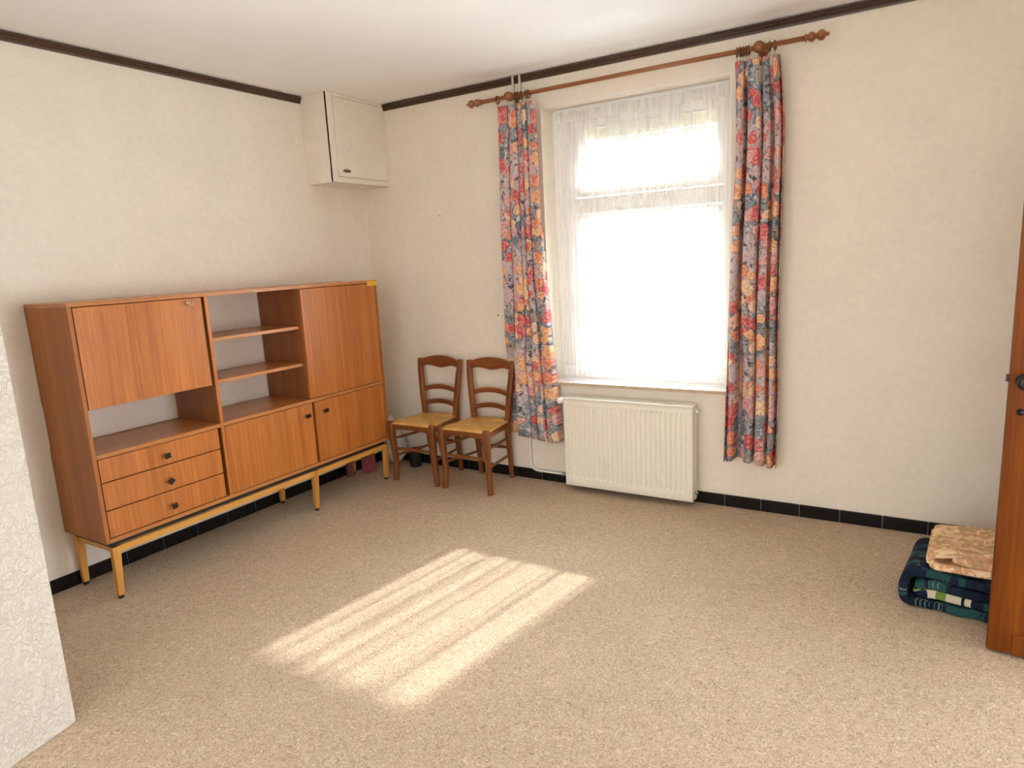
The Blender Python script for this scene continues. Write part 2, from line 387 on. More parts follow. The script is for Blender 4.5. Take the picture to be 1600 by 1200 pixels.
# rear wall behind the photographer with a wide unseen opening added for fill daylight
bm = bmesh.new()
bx(bm, -.25, 1.0, YB-.15, YB, 0, ZC); bx(bm, 5.0, 6.3, YB-.15, YB, 0, ZC); bx(bm, 1.0, 5.0, YB-.15, YB, 2.6, ZC)
link('wall_rear', bm, M_WALL, kind='structure')

# baseboards of black tiles
def tilesrow(name, axis, joints, lo_, hi_):
    bm = bmesh.new(); edges = [lo_] + [j for j in joints if lo_+.01 < j < hi_-.01] + [hi_]
    def seg(a, b, d, z, mi):
        if axis == 'x': bx(bm, a, b, -d, -.0005, 0.0, z, mi)
        else: bx(bm, .0005, d, a, b, 0.0, z, mi)
    seg(lo_, hi_, .009, .074, 1)
    for a, b in zip(edges, edges[1:]): seg(a+.002, b-.002, .013, .077, 0)
    o = link(name, bm, [M_TILE, M_GROUT], kind='structure', bevel=.002)
tilesrow('baseboard_back', 'x', [2.891 + .225*k for k in range(-13, 10)], .014, XR)
tilesrow('baseboard_left', 'y', [-1.393 + .225*k for k in range(-8, 7)], -3.19, -.001)

# dark wooden mouldings under the ceiling
def moulding(name, axis, a, b, mat):
    prof = [(0, 2.826), (.010, 2.826), (.013, 2.834), (.013, 2.843), (.020, 2.848), (.020, 2.856), (.026, 2.860), (.026, 2.868), (0, 2.868)]
    bm = bmesh.new(); R = []
    for t in (a, b):
        R.append([bm.verts.new((t, -d, z) if axis == 'x' else (d, t, z)) for d, z in prof])
    for i in range(len(prof)): j = (i+1) % len(prof); bm.faces.new((R[0][i], R[0][j], R[1][j], R[1][i]))
    bm.faces.new(R[0]); bm.faces.new(R[1]); bmesh.ops.recalc_face_normals(bm, faces=bm.faces)
    link(name, bm, mat, kind='structure')
moulding('trim_1', 'y', -3.19, -.606, M_TRIMY)
moulding('trim_2', 'x', .266, XR, M_TRIM)

# ------------------------------------------------------------ window
def struct_box(name, d, mat, parent=None, bevel=.002):
    bm = bmesh.new(); bx(bm, *d); return link(name, bm, mat, parent, bevel=bevel, kind=None if parent else 'structure')
GX0, GX1 = 1.885, 2.785
bm = bmesh.new()
YF0, YF1 = .165, .225
bx(bm, WX0, GX0-.07, YF0, YF1, WZ0, WZ1); bx(bm, GX1+.05, WX1, YF0, YF1, WZ0, WZ1)
bx(bm, GX0-.07, GX1+.05, YF0, YF1, WZ0, .80); bx(bm, GX0-.07, GX1+.05, YF0, YF1, 2.50, WZ1); bx(bm, GX0-.07, GX1+.05, YF0, YF1, 1.93, 2.04)
win = link('window_1', bm, M_FRAME, kind='structure', bevel=.004)
def sash(name, x0, x1, z0, z1, wd, parent):
    bm = bmesh.new(); a, b = .15, .205
    bx(bm, x0-wd, x0, a, b, z0-wd, z1+wd); bx(bm, x1, x1+wd, a, b, z0-wd, z1+wd)
    bx(bm, x0, x1, a, b, z0-wd, z0); bx(bm, x0, x1, a, b, z1, z1+wd)
    s_ = link(name, bm, M_FRAME, parent, bevel=.005)
    bm = bmesh.new(); bx(bm, x0-.01, x1+.01, .178, .182, z0-.01, z1+.01); link('glass_pane', bm, M_GLASS, s_)
    return s_
ls = sash('casement_sash', GX0, GX1, .865, 1.865, .062, win)
bm = bmesh.new(); bx(bm, GX0-.045, GX0-.025, .13, .15, 1.30, 1.34); sweep(bm, [(GX0-.035, .125, 1.34), (GX0-.035, .12, 1.22)], .008, 8)
link('handle', bm, M_WPLAST, ls, smooth=False, bevel=.002)
sash('fanlight_sash', GX0, GX1, 2.105, 2.50, .062, win)
# roller shutter half in its box, slots open between slats
bm = bmesh.new(); z = 2.285; k_ = 0
bx(bm, WX0+.05, WX1-.05, .262, .278, z, z+.075); z += .075
while z < 2.62:
    if k_ < 3:
        n_ = 26; L = (WX1-WX0-.1)/n_
        for i in range(n_): bx(bm, WX0+.05+i*L, WX0+.05+i*L+.010, .264, .276, z, z+.004)
        z += .004
    bx(bm, WX0+.05, WX1-.05, .262, .278, z, z+.028); z += .028; k_ += 1
link('roller_shutter', bm, M_SHUT, win)
# unseen eave added outside to shorten the sun patch on the floor
bm = bmesh.new(); bx(bm, -.25, 6.3, .34, 1.85, 2.72, 2.80); link('sun_block_eave', bm, M_OUT, kind='structure')
# sill
bm = bmesh.new(); bx(bm, WX0+.012, WX1-.005, -.045, .15, .745, .767, 0)
for f in bm.faces:
    if abs(f.calc_center_median().y + .045) < 1e-4: f.material_index = 1
link('trim_3', bm, [M_SILL, M_SILLE], kind='structure', bevel=.002)
# white beads where the opening meets the wallpaper
bm = bmesh.new(); bx(bm, WX0-.004, WX1+.012, -.004, .001, WZ1-.002, WZ1+.010); bx(bm, WX1-.002, WX1+.012, -.004, .001, .77, WZ1-.002)
link('trim_4', bm, M_WHITE, kind='structure')

# ------------------------------------------------------------ sheer curtain
def cloth_grid(x_of, y_of, z_of, nu, nv, mats, name, parent=None, thick=0, hem=None):
    bm = bmesh.new(); uvl = bm.loops.layers.uv.new('UVMap')
    P = [[Vector((x_of(i/nu, j/nv), y_of(i/nu, j/nv), z_of(i/nu, j/nv))) for i in range(nu+1)] for j in range(nv+1)]
    jm = nv//2; arc = [0]
    for i in range(nu): arc.append(arc[-1] + (Vector((P[jm][i+1].x-P[jm][i].x, P[jm][i+1].y-P[jm][i].y, 0))).length)
    V = [[bm.verts.new(p) for p in row] for row in P]
    for j in range(nv):
        for i in range(nu):
            f = bm.faces.new((V[j][i], V[j+1][i], V[j+1][i+1], V[j][i+1])); f.smooth = True
            if hem and hem(P[j][i].z): f.material_index = 1
            for l_, (a, b) in zip(f.loops, ((i, j), (i, j+1), (i+1, j+1), (i+1, j))): l_[uvl].uv = (arc[a], P[b][a].z)
    o = link(name, bm, mats, parent, smooth=True)
    if thick:
        s_ = o.modifiers.new('thickness', 'SOLIDIFY'); s_.thickness = thick; s_.offset = 0
    return o
rs = random.Random(3)
NET_F = [(rs.uniform(6, 60), rs.uniform(0, 6.28), rs.uniform(.4, 1)) for _ in range(9)]
def nety(u, v):
    s_ = sum(math.sin(2*PI*f*u + p + .8*v*math.sin(p)) * a / (1 + f*.03) for f, p, a in NET_F) / 3.2
    return .098 + s_*(.007 + .012*v) 
def netz(u, v): return 2.612 - v*(2.612 - .797) - (.006*math.sin(u*40)*(1 if v > .99 else 0))
ncur = thing('net_curtain', 'white sheer net curtain gathered across the window recess', 'net curtain', (2.28, .098, .797))
def shift(o, root): o.data.transform(Matrix.Translation(-Vector(root.location)))
o = cloth_grid(lambda u, v: 1.715 + u*(2.868-1.715) + .004*math.sin(u*90), nety, netz, 620, 26, [M_NET, M_NETHEM], 'voile', ncur,
               hem=lambda z: z < .87 or z > 2.565); shift(o, ncur)
bm = bmesh.new(); sweep(bm, [(1.70, .098, 2.618), (2.885, .098, 2.618)], .0055, 8); bx(bm, 1.70, 2.885, .108, .118, 2.612, 2.634)
o = link('curtain_wire', bm, M_WPLAST, ncur); shift(o, ncur)

# ------------------------------------------------------------ floral curtains
def drape(name, label, zt, zb, Ltab, Rtab, nf, seed, amp0, amp1, yc, flat_at=None, shp=.15, om=.0):
    r = random.Random(seed); ph = [r.uniform(-.5, .5) for _ in range(8)]; am = [r.uniform(.6, 1.25) for _ in range(nf+2)]
    root = thing(name, label, 'curtain', ((Ltab[0][1]+Rtab[0][1])/2, yc, zb))
    def zz(u, v): 
        z = zt + (zb-zt)*v
        return z + (v**6)*.014*math.sin(u*5+ph[0]*4)
    def fold(u, v):          # running fold count with uneven pleat widths
        return nf*(u + .055*math.sin(2*PI*(1.3*u+ph[1])) + .030*math.sin(2*PI*(2.7*u+ph[2]) + 1.5*v))
    f0, f1 = fold(0, 0), fold(1, 0)
    def yy(u, v):
        z = zt + (zb-zt)*v; k = int(fold(u, v)) % nf; q = abs(math.sin(PI*fold(u, v)))
        a = (amp0 + (amp1-amp0)*v) * (am[k] if v > .06 else .8*am[k])
        t = fold(u, v) % 1.0; wt = shp*(.75+.5*((k*0.618) % 1))
        if t < wt: d_ = math.sin(PI*t/wt)**.45*(-1)*min(1, .25+v*6)
        else: d_ = .22*math.sin(PI*(t-wt)/(1-wt))
        y = yc - a*d_ + .007*math.sin(7*v+u*9+ph[3]*6)*v
        if flat_at:          # the lower outer edge lies flat on the wall behind the chair
            x_, z_ = flat_at; t = max(0, min(1, (z_+.12-z)/.12)) * max(0, min(1, (x_-xx(u, v))/.05))
            y = y*(1-t) + (-.020 - .008*q)*t
        return min(y, -.006)
    def xx(u, v):
        z = zt + (zb-zt)*v; l_ = lerp_tab(Ltab, z); r_ = lerp_tab(Rtab, z); wd = (r_-l_)/nf
        e_ = min(1, u*8, (1-u)*8)
        return l_ + (r_-l_)*u - e_*om*wd*math.sin(2*PI*fold(u, v)) + .005*math.sin(9*v+ph[4]*6)
    o = cloth_grid(xx, yy, zz, nf*48, 60, [M_FLORAL], 'fabric', root, .0016); shift(o, root)
    # header tape behind the pleats
    x0 = lerp_tab(Ltab, zt); x1 = lerp_tab(Rtab, zt)
    bm = bmesh.new(); bx(bm, x0+.01, x1-.01, yc+.026, yc+.029, zt-.075, zt-.01); o = link('header_tape', bm, M_WHITE, root); shift(o, root)
    return root
drape('floral_curtain', 'left floral curtain hanging behind the right chair back, pink and grey blue', 2.672, .345,
      [(2.68, 1.372), (2.2, 1.366), (1.5, 1.350), (1.06, 1.328), (.95, 1.285), (.34, 1.30)],
      [(2.68, 1.662), (2.2, 1.672), (1.9, 1.676), (1.5, 1.675), (1.1, 1.692), (.7, 1.728), (.34, 1.755)], 5, 5, .045, .055, -.105, (1.41, .95))
drape('floral_curtain', 'right floral curtain at the window side without a chair, red and orange roses', 2.668, .335,
      [(2.68, 2.952), (2.3, 2.948), (1.9, 2.940), (1.4, 2.925), (.8, 2.915), (.34, 2.905)],
      [(2.68, 3.196), (2.3, 3.215), (1.6, 3.222), (1.1, 3.218), (.34, 3.215)], 4, 11, .085, .085, -.118, None, .33, .0)

# ------------------------------------------------------------ curtain rod and rings
RY, RZ = -.115, 2.722
rod = thing('curtain_rod', 'long brown turned wooden curtain rod above the window', 'curtain rod', (2.28, RY, RZ))
def P_(*a): return Vector(a) - Vector(rod.location)
bm = bmesh.new(); sweep(bm, [P_(1.245, RY, RZ), P_(3.315, RY, RZ)], .0135, 16); link('rod', bm, M_ROD, rod, smooth=True)
fin = [(0, .0135), (.003, .020), (.010, .020), (.014, .012), (.018, .016), (.026, .024), (.036, .026), (.046, .022), (.053, .013), (.057, .011), (.062, .017), (.072, .025), (.083, .0275), (.094, .024), (.102, .015), (.106, .009), (.112, .010), (.118, .008), (.122, .001)]
for x_0, d_ in ((1.245, -1), (3.315, 1)):
    bm = bmesh.new(); lathe(bm, fin, P_(x_0, RY, RZ), (d_, 0, 0)); link('finial', bm, M_ROD, rod, smooth=True)
for x_0 in (1.475, 3.085):
    bm = bmesh.new()
    lathe(bm, [(0, .028), (.006, .030), (.012, .024), (.016, .012), (.06, .011), (.085, .012), (.094, .018)], P_(x_0, -.001, RZ), (0, -1, 0))
    lathe(bm, [(-.030, .015), (-.026, .020), (-.012, .028), (0, .031), (.012, .028), (.026, .020), (.030, .015)], P_(x_0, RY, RZ), (1, 0, 0))
    lathe(bm, [(0, .026), (.012, .029), (.024, .024), (.030, .012), (.034, .002)], P_(x_0, RY-.012, RZ), (0, -1, 0))
    link('bracket', bm, M_ROD, rod, smooth=True)
def make_ring(x, tilt, label, group):
    root = thing('curtain_ring', label, 'curtain ring', (x, RY, RZ-.006), group); root.rotation_euler = (0, 0, tilt)
    bm = bmesh.new(); n = 28; pts = [(0, math.cos(2*PI*i/n)*.0225, math.sin(2*PI*i/n)*.0225) for i in range(n)]
    R = []
    for i in range(n):
        c = Vector(pts[i]); d = c.normalized()
        R.append([bm.verts.new(c + d*math.cos(a)*.0055 + Vector((1,0,0))*math.sin(a)*.0048) for a in [2*PI*j/10 for j in range(10)]])
    for i in range(n):
        A, B = R[i], R[(i+1) % n]
        for j in range(10): bm.faces.new((A[j], A[(j+1) % 10], B[(j+1) % 10], B[j]))
    bmesh.ops.recalc_face_normals(bm, faces=bm.faces)
    link('hoop', bm, M_RING, root, smooth=True)
    bm = bmesh.new(); sweep(bm, [(0, 0, -.027), (0, 0, -.034), (0, -.004, -.039), (0, 0, -.045), (0, .003, -.041)], .0018, 8); link('hook_eye', bm, M_BRASS, root, smooth=True)
    return root
def copy_tree(o, parent=None):
    c = o.copy(); COL.objects.link(c); c.parent = parent
    for ch in [k for k in list(COL.objects) if k.parent == o]: copy_tree(ch, c)
    return c
GL, GR = 'wooden rings of the left floral curtain', 'wooden rings of the right floral curtain'
ring0 = make_ring(1.378, .0, 'outermost dark wooden ring of the left curtain, near the left finial', None)
ords = ['leftmost', 'second from the left', 'middle', 'second from the right', 'rightmost']
specs = []
for i, x in enumerate((1.520, 1.540, 1.566, 1.604, 1.622)):
    specs.append((x, (.10, -.05, .12, .08, .02)[i], ords[i] + ' of the five rings bunched above the left floral curtain', GL))
for i, x in enumerate((2.966, 2.984, 2.999, 3.014, 3.029)):
    specs.append((x, (.10, -.06, .04, .09, 0)[i], ords[i] + ' of the five rings bunched left of the right bracket ball', GR))
specs += [(3.140, .05, 'dark curtain ring just right of the right bracket ball', None),
          (3.166, -.06, 'outermost dark ring at the right end, nearest the right finial', None)]
for x, t_, lb, g_ in specs:
    c = copy_tree(ring0); c.location.x = x; c.rotation_euler = (0, 0, t_); c['label'] = lb
    if g_: c['group'] = g_

# ------------------------------------------------------------ heating pipes, radiator
bm = bmesh.new()
p = arc_pts([(1.452, -.024, 2.873), (1.452, -.024, .075), (1.80, -.024, .072), ], .07, 8)
sweep(bm, p, .0085, 12)
pipe = tag(link('heating_pipe', bm, M_PIPE, smooth=True), 'white heating pipe running down from the ceiling to the radiator foot', 'pipe')
bm = bmesh.new(); lathe(bm, [(0, .009), (.002, .014), (.02, .014), (.022, .010), (.03, .010)], (1.715, -.024, .072), (1, 0, 0)); link('pipe_coupling', bm, M_NICKEL, pipe, smooth=True)
bm = bmesh.new()
p = arc_pts([(1.506, -.024, 2.873), (1.506, -.024, .66), (1.775, -.024, .655), (1.775, -.075, .655)], .03, 6)
sweep(bm, p, .0085, 12)
tag(link('heating_pipe', bm, M_PIPE, smooth=True), 'white heating pipe ending at the radiator valve, right of its twin under the ceiling', 'pipe')

X0, X1, Y0, Y1, Z0, Z1 = 1.812, 2.722, -.150, -.052, .045, .679
rad = thing('radiator', 'cream ribbed panel radiator under the window sill', 'radiator', ((X0+X1)/2, -.05, Z0))
def rshift(o): shift(o, rad); return o
def ribbed(y, sgn):
    bm = bmesh.new(); nx = 26; L = (X1-X0-.03)/nx; zs = [Z0+.012, Z0+.055, Z0+.072, Z1-.062, Z1-.045, Z1-.012]
    xs = [X0+.004, X0+.015]; dp = [0, 0]
    for i in range(nx):
        for f, d in ((.0, 0), (.18, 0), (.30, 1), (.70, 1), (.82, 0)): xs.append(X0+.015+(i+f)*L); dp.append(d)
    xs += [X1-.015, X1-.004]; dp += [0, 0]
    W = [0, 0, 1, 1, 0, 0]
    V = [[bm.verts.new((x, y - sgn*(-.0075*d*w_), z)) for x, d in zip(xs, dp)] for z, w_ in zip(zs, W)]
    for j in range(len(zs)-1):
        for i in range(len(xs)-1): bm.faces.new((V[j][i], V[j][i+1], V[j+1][i+1], V[j+1][i]))
    return bm
bmf = ribbed(Y0, 1)
bx(bmf, X0+.004, X1-.004, Y0, Y0+.012, Z1-.014, Z1-.004); bx(bmf, X0+.004, X1-.004, Y0, Y0+.012, Z0+.002, Z0+.014)
rshift(link('front_panel', bmf, M_RAD, rad, bevel=.0008, seg=1))
bm = bmesh.new(); bx(bm, X0+.01, X1-.01, Y1-.004, Y1, Z0+.01, Z1-.015); rshift(link('rear_panel', bm, M_RAD, rad))
for a, b in ((X0, X0+.004), (X1-.004, X1)):
    bm = bmesh.new(); bx(bm, a, b, Y0-.001, Y1, Z0, Z1); rshift(link('side_cover', bm, M_RAD, rad, bevel=.0015))
bm = bmesh.new()
bx(bm, X0+.004, X1-.004, Y0, Y0+.018, Z1-.004, Z1); bx(bm, X0+.004, X1-.004, Y1-.014, Y1, Z1-.004, Z1)
n_ = 90
for i in range(n_+1):
    x = X0+.006+i*(X1-X0-.016)/n_; bx(bm, x, x+.004, Y0+.018, Y1-.014, Z1-.004, Z1-.001)
rshift(link('top_grille', bm, M_RAD, rad))
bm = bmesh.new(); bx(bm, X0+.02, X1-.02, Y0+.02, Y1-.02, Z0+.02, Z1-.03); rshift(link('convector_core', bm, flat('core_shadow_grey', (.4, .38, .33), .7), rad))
bm = bmesh.new(); lathe(bm, [(0, .009), (.006, .009), (.007, .012), (.016, .012), (.018, .006), (.024, .006)], (X1, -.083, Z1-.047), (1, 0, 0)); rshift(link('bleed_valve', bm, M_WPLAST, rad, smooth=True))
bm = bmesh.new(); lathe(bm, [(0, .012), (.012, .012), (.014, .007), (.017, .007)], (X1, -.083, Z0+.045), (1, 0, 0)); rshift(link('blanking_plug', bm, M_NICKEL, rad, smooth=True))
for a in (X0+.12, X1-.15):
    bm = bmesh.new(); bx(bm, a, a+.03, Y1, -.001, Z0+.06, Z1-.06); rshift(link('wall_bracket', bm, M_RAD, rad))
bm = bmesh.new()
lathe(bm, [(0, .012), (.012, .012), (.014, .016), (.016, .021), (.024, .023), (.050, .021), (.056, .017), (.058, .006)], (1.797, -.106, .655), (-.42, -.90, 0), 24)
vb = rshift(link('thermostat_valve', bm, M_WPLAST, rad, smooth=True)); vb['label'] = 'white round thermostat head'
bm = bmesh.new(); lathe(bm, [(0, .009), (.016, .009), (.018, .013), (.030, .013)], (1.775, -.075, .655), (.6, -.8, 0)); rshift(link('valve_body', bm, M_NICKEL, rad, smooth=True))

# ------------------------------------------------------------ sideboard
CX, CY0, CY1, CB, CT = .43, -2.592, -.435, .318, 1.548
cab = thing('sideboard', 'tall teak sideboard cabinet with drop flap, open shelves and drawers along the left wall', 'sideboard', (.22, -1.51, 0))
def cb(name, d, mat, bevel=.0012, parent=None):
    bm = bmesh.new(); r = cab.location; bx(bm, d[0]-r.x, d[1]-r.x, d[2]-r.y, d[3]-r.y, d[4], d[5])
    return link(name, bm, mat, parent or cab, bevel=bevel)
XB = .016; T = .020
cb('top_panel', (XB, CX+.001, CY0-.001, CY1+.001, CT-T, CT), M_TEAKY)
cb('side_panel', (XB, CX, CY0, CY0+T, CB, CT-T), M_TEAKX); cb('side_panel', (XB, CX, CY1-T, CY1, CB, CT-T), M_TEAKX)
cb('bottom_panel', (XB, CX, CY0+T, CY1-T, CB, CB+.022), M_TEAKY)
D1, D2 = (-1.864, -1.842), (-1.168, -1.148)
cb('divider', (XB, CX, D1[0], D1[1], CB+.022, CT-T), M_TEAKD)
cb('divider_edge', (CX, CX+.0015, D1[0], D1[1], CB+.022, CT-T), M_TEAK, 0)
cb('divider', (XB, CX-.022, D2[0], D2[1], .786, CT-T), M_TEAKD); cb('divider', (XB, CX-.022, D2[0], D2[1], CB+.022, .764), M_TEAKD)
cb('fixed_shelf', (XB, CX, CY0+T, D1[0], .762, .784), M_TEAKY)
cb('fixed_shelf', (XB, CX, D1[1], CY1-T, .764, .786), M_TEAKY)
cb('compartment_floor', (XB, CX-.03, CY0+T, D1[0], 1.014, 1.032), M_TEAKY)
cb('shelf', (XB, .385, D1[1], D2[0], 1.262, 1.282), M_TEAKY); cb('shelf', (XB, .385, D1[1], D2[0], 1.012, 1.032), M_TEAKY)
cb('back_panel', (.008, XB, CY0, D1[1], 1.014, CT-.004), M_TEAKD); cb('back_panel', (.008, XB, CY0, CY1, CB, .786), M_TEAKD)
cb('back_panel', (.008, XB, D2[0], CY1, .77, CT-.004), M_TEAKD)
# fronts
flap = cb('drop_flap', (CX-.019, CX-.001, -2.566, -1.882, 1.018, 1.524), M_TEAK)
r_ = cab.location
def part_l(name, parent, fn, mat, smooth=True, label=None, bevel=0):
    bm = bmesh.new(); fn(bm); bmesh.ops.translate(bm, verts=bm.verts, vec=(-r_.x, -r_.y, 0))
    o = link(name, bm, mat, parent, smooth=smooth, bevel=bevel)
    if label: o['label'] = label
    return o
lk = part_l('lock', flap, lambda b: lathe(b, [(0, .013), (.004, .014), (.008, .011), (.010, .003)], (CX-.001, -1.966, 1.500), (1, 0, 0)), M_BRASS, label='small round brass lock')
def keyfn(b):
    sweep(b, [(CX+.004, -1.966, 1.500), (CX+.022, -1.966, 1.499)], .0022, 8)
    n = 16; pts = [(CX+.028, -1.962+math.cos(2*PI*i/n)*.012, 1.496+math.sin(2*PI*i/n)*.010) for i in range(n+1)]
    sweep(b, pts, .0035, 8, cap=False)
part_l('key', flap, keyfn, M_BRASS, label='brass key in the lock')
dz = [(.639, .758), (.491, .633), (.345, .485)]
def knob(parent, y, z, rot, wy=.034, wz=.030):
    def f(b):
        lathe(b, [(0, .005), (.014, .005)], (CX-.001, y, z), (1, 0, 0), 10)
        c, s_ = math.cos(rot), math.sin(rot); A = []
        for x, k in ((CX+.008, .55), (CX+.022, 1.0), (CX+.025, .92)):
            A.append([b.verts.new((x, y + (a*wy/2*c - q*wz/2*s_)*k, z + (a*wy/2*s_ + q*wz/2*c)*k)) for a, q in ((-1,-1), (1,-1), (1,1), (-1,1))])
        for p_, q_ in zip(A, A[1:]):
            for j in range(4): b.faces.new((p_[j], p_[(j+1) % 4], q_[(j+1) % 4], q_[j]))
        b.faces.new(list(reversed(A[0]))); b.faces.new(A[-1])
    part_l('knob', parent, f, M_BLACK, smooth=False, label='square black knob')
for (z0, z1), rot, kz in zip(dz, (.12, PI/4, .22), (.690, .545, .402)):
    d_ = cb('drawer', (CX-.022, CX-.003, -2.566, -1.884, z0, z1), M_TEAK)
    knob(d_, -2.219, kz, rot)
d_ = cb('door', (CX-.020, CX-.001, -1.838, -1.163, .344, .760), M_TEAK); knob(d_, -1.222, .684, .03, .038, .026)
d_ = cb('door', (CX-.020, CX-.001, -1.143, -.458, .344, .760), M_TEAK); knob(d_, -1.061, .688, .03, .038, .026)
d_ = cb('door', (CX-.020, CX-.001, -1.166, -.458, .790, 1.524), M_TEAK)
st = cb('sticker', (CX-.0005, CX+.003, -.535, -.431, 1.506, 1.542), M_YELLOW, .0005); st['label'] = 'yellow tape sticker on the top right corner'
bm = bmesh.new()
# frame
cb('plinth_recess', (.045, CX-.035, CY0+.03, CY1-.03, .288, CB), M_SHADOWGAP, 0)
cb('front_rail', (CX-.034, CX-.010, CY0+.03, CY1-.03, .253, .288), M_LEGY)
cb('rear_rail', (.03, .052, CY0+.03, CY1-.03, .253, .288), M_LEGY)
for y in (CY0+.05, CY1-.07): cb('cross_rail', (.05, CX-.034, y-.012, y+.012, .256, .288), M_LEGY)
for y in (-2.545, -1.186, -.468):
    for front in (1, 0):
        xc = CX-.024 if front else .046
        yb = y - .004
        L = part_l('leg', cab, lambda b: sweep(b, [(xc, y, .288), (xc, y, .25), (xc-.010 if front else xc, yb, .018)], 0, sq=([.040, .040, .030], [.034, .034, .027], (1, 0, 0))), M_LEG, False, bevel=.002)
        part_l('foot', L, lambda b: lathe(b, [(0, .012), (.002, .0145), (.016, .0145), (.018, .012)], (xc-.010 if front else xc, yb, 0), (0, 0, 1), 14), M_BLACK, False, label='black rubber foot')

# ------------------------------------------------------------ corner wall cupboard
BX, BY, BZ = .262, -.603, 2.258
cup = thing('wall_cupboard', 'small papered cupboard boxed into the corner under the ceiling', 'cupboard', (.13, -.3, BZ))
def cc(name, d, mat, bevel=.0015):
    r = cup.location; bm = bmesh.new(); bx(bm, d[0]-r.x, d[1]-r.x, d[2]-r.y, d[3]-r.y, d[4]-r.z, d[5]-r.z); return link(name, bm, mat, cup, bevel=bevel)
cc('side_panel', (.001, BX, BY, BY+.018, BZ, ZC-.001), M_BOX)
cc('bottom_panel', (.001, BX, BY+.018, -.001, BZ, BZ+.018), M_BOX)
r = cup.location; bm = bmesh.new()
def fb(a, b, z0, z1): bx(bm, BX-.018-r.x, BX+.003-r.x, a-r.y, b-r.y, z0-r.z, z1-r.z)
fb(BY, -.548, BZ, ZC-.001); fb(-.022, -.001, BZ, ZC-.001); fb(-.548, -.022, BZ, BZ+.040); fb(-.548, -.022, 2.852, ZC-.001)
link('face_frame', bm, M_BOX, cup, bevel=.002)
dr = cc('door', (BX-.014, BX+.005, -.545, -.025, BZ+.043, 2.849), M_BOX)
bm = bmesh.new(); n = 22; zc, yc = 2.343-r.z, -.462-r.y
def ell(x, a, b): return [bm.verts.new((x-r.x, yc+a*math.cos(2*PI*i/n), zc+b*math.sin(2*PI*i/n))) for i in range(n)]
E1 = ell(BX+.005, .040, .012); E2 = ell(BX+.0095, .037, .0105); E3 = ell(BX+.0085, .030, .007); E4 = ell(BX+.006, .028, .006)
for A, B in ((E1, E2), (E2, E3), (E3, E4)):
    for i in range(n): bm.faces.new((A[i], A[(i+1) % n], B[(i+1) % n], B[i]))
bm.faces.new(E4)
hp = link('recessed_pull', bm, flat('bronze', (.16, .13, .09), .35, .5, .7), dr, smooth=True); hp['label'] = 'oval bronze finger pull'

# ------------------------------------------------------------ papered patch and nails on the window wall
pl = tag(box('picture_ghost_panel', (.594, .920, -.0025, -.0002, 1.806, 2.018), M_WALL, bevel=.002), 'faint papered-over rectangle on the wall left of the window', 'wall panel')
bm = bmesh.new(); x, z = .745, 2.002
lathe(bm, [(0, .0015), (.010, .0015), (.0105, .004), (.012, .004)], (x, -.0028, z), (0, -1, -.15), 8)
tag(link('nail', bm, M_DARKM, smooth=True), 'small nail at the top of the faint papered rectangle', 'nail')
bm = bmesh.new(); lathe(bm, [(0, .002), (.012, .002), (.0125, .0055), (.015, .0055)], (1.224, -.0005, 1.243), (0, -1, -.1), 8)
tag(link('nail', bm, M_DARKM, smooth=True), 'dark nail in the wall just left of the left curtain, above the chairs', 'nail')

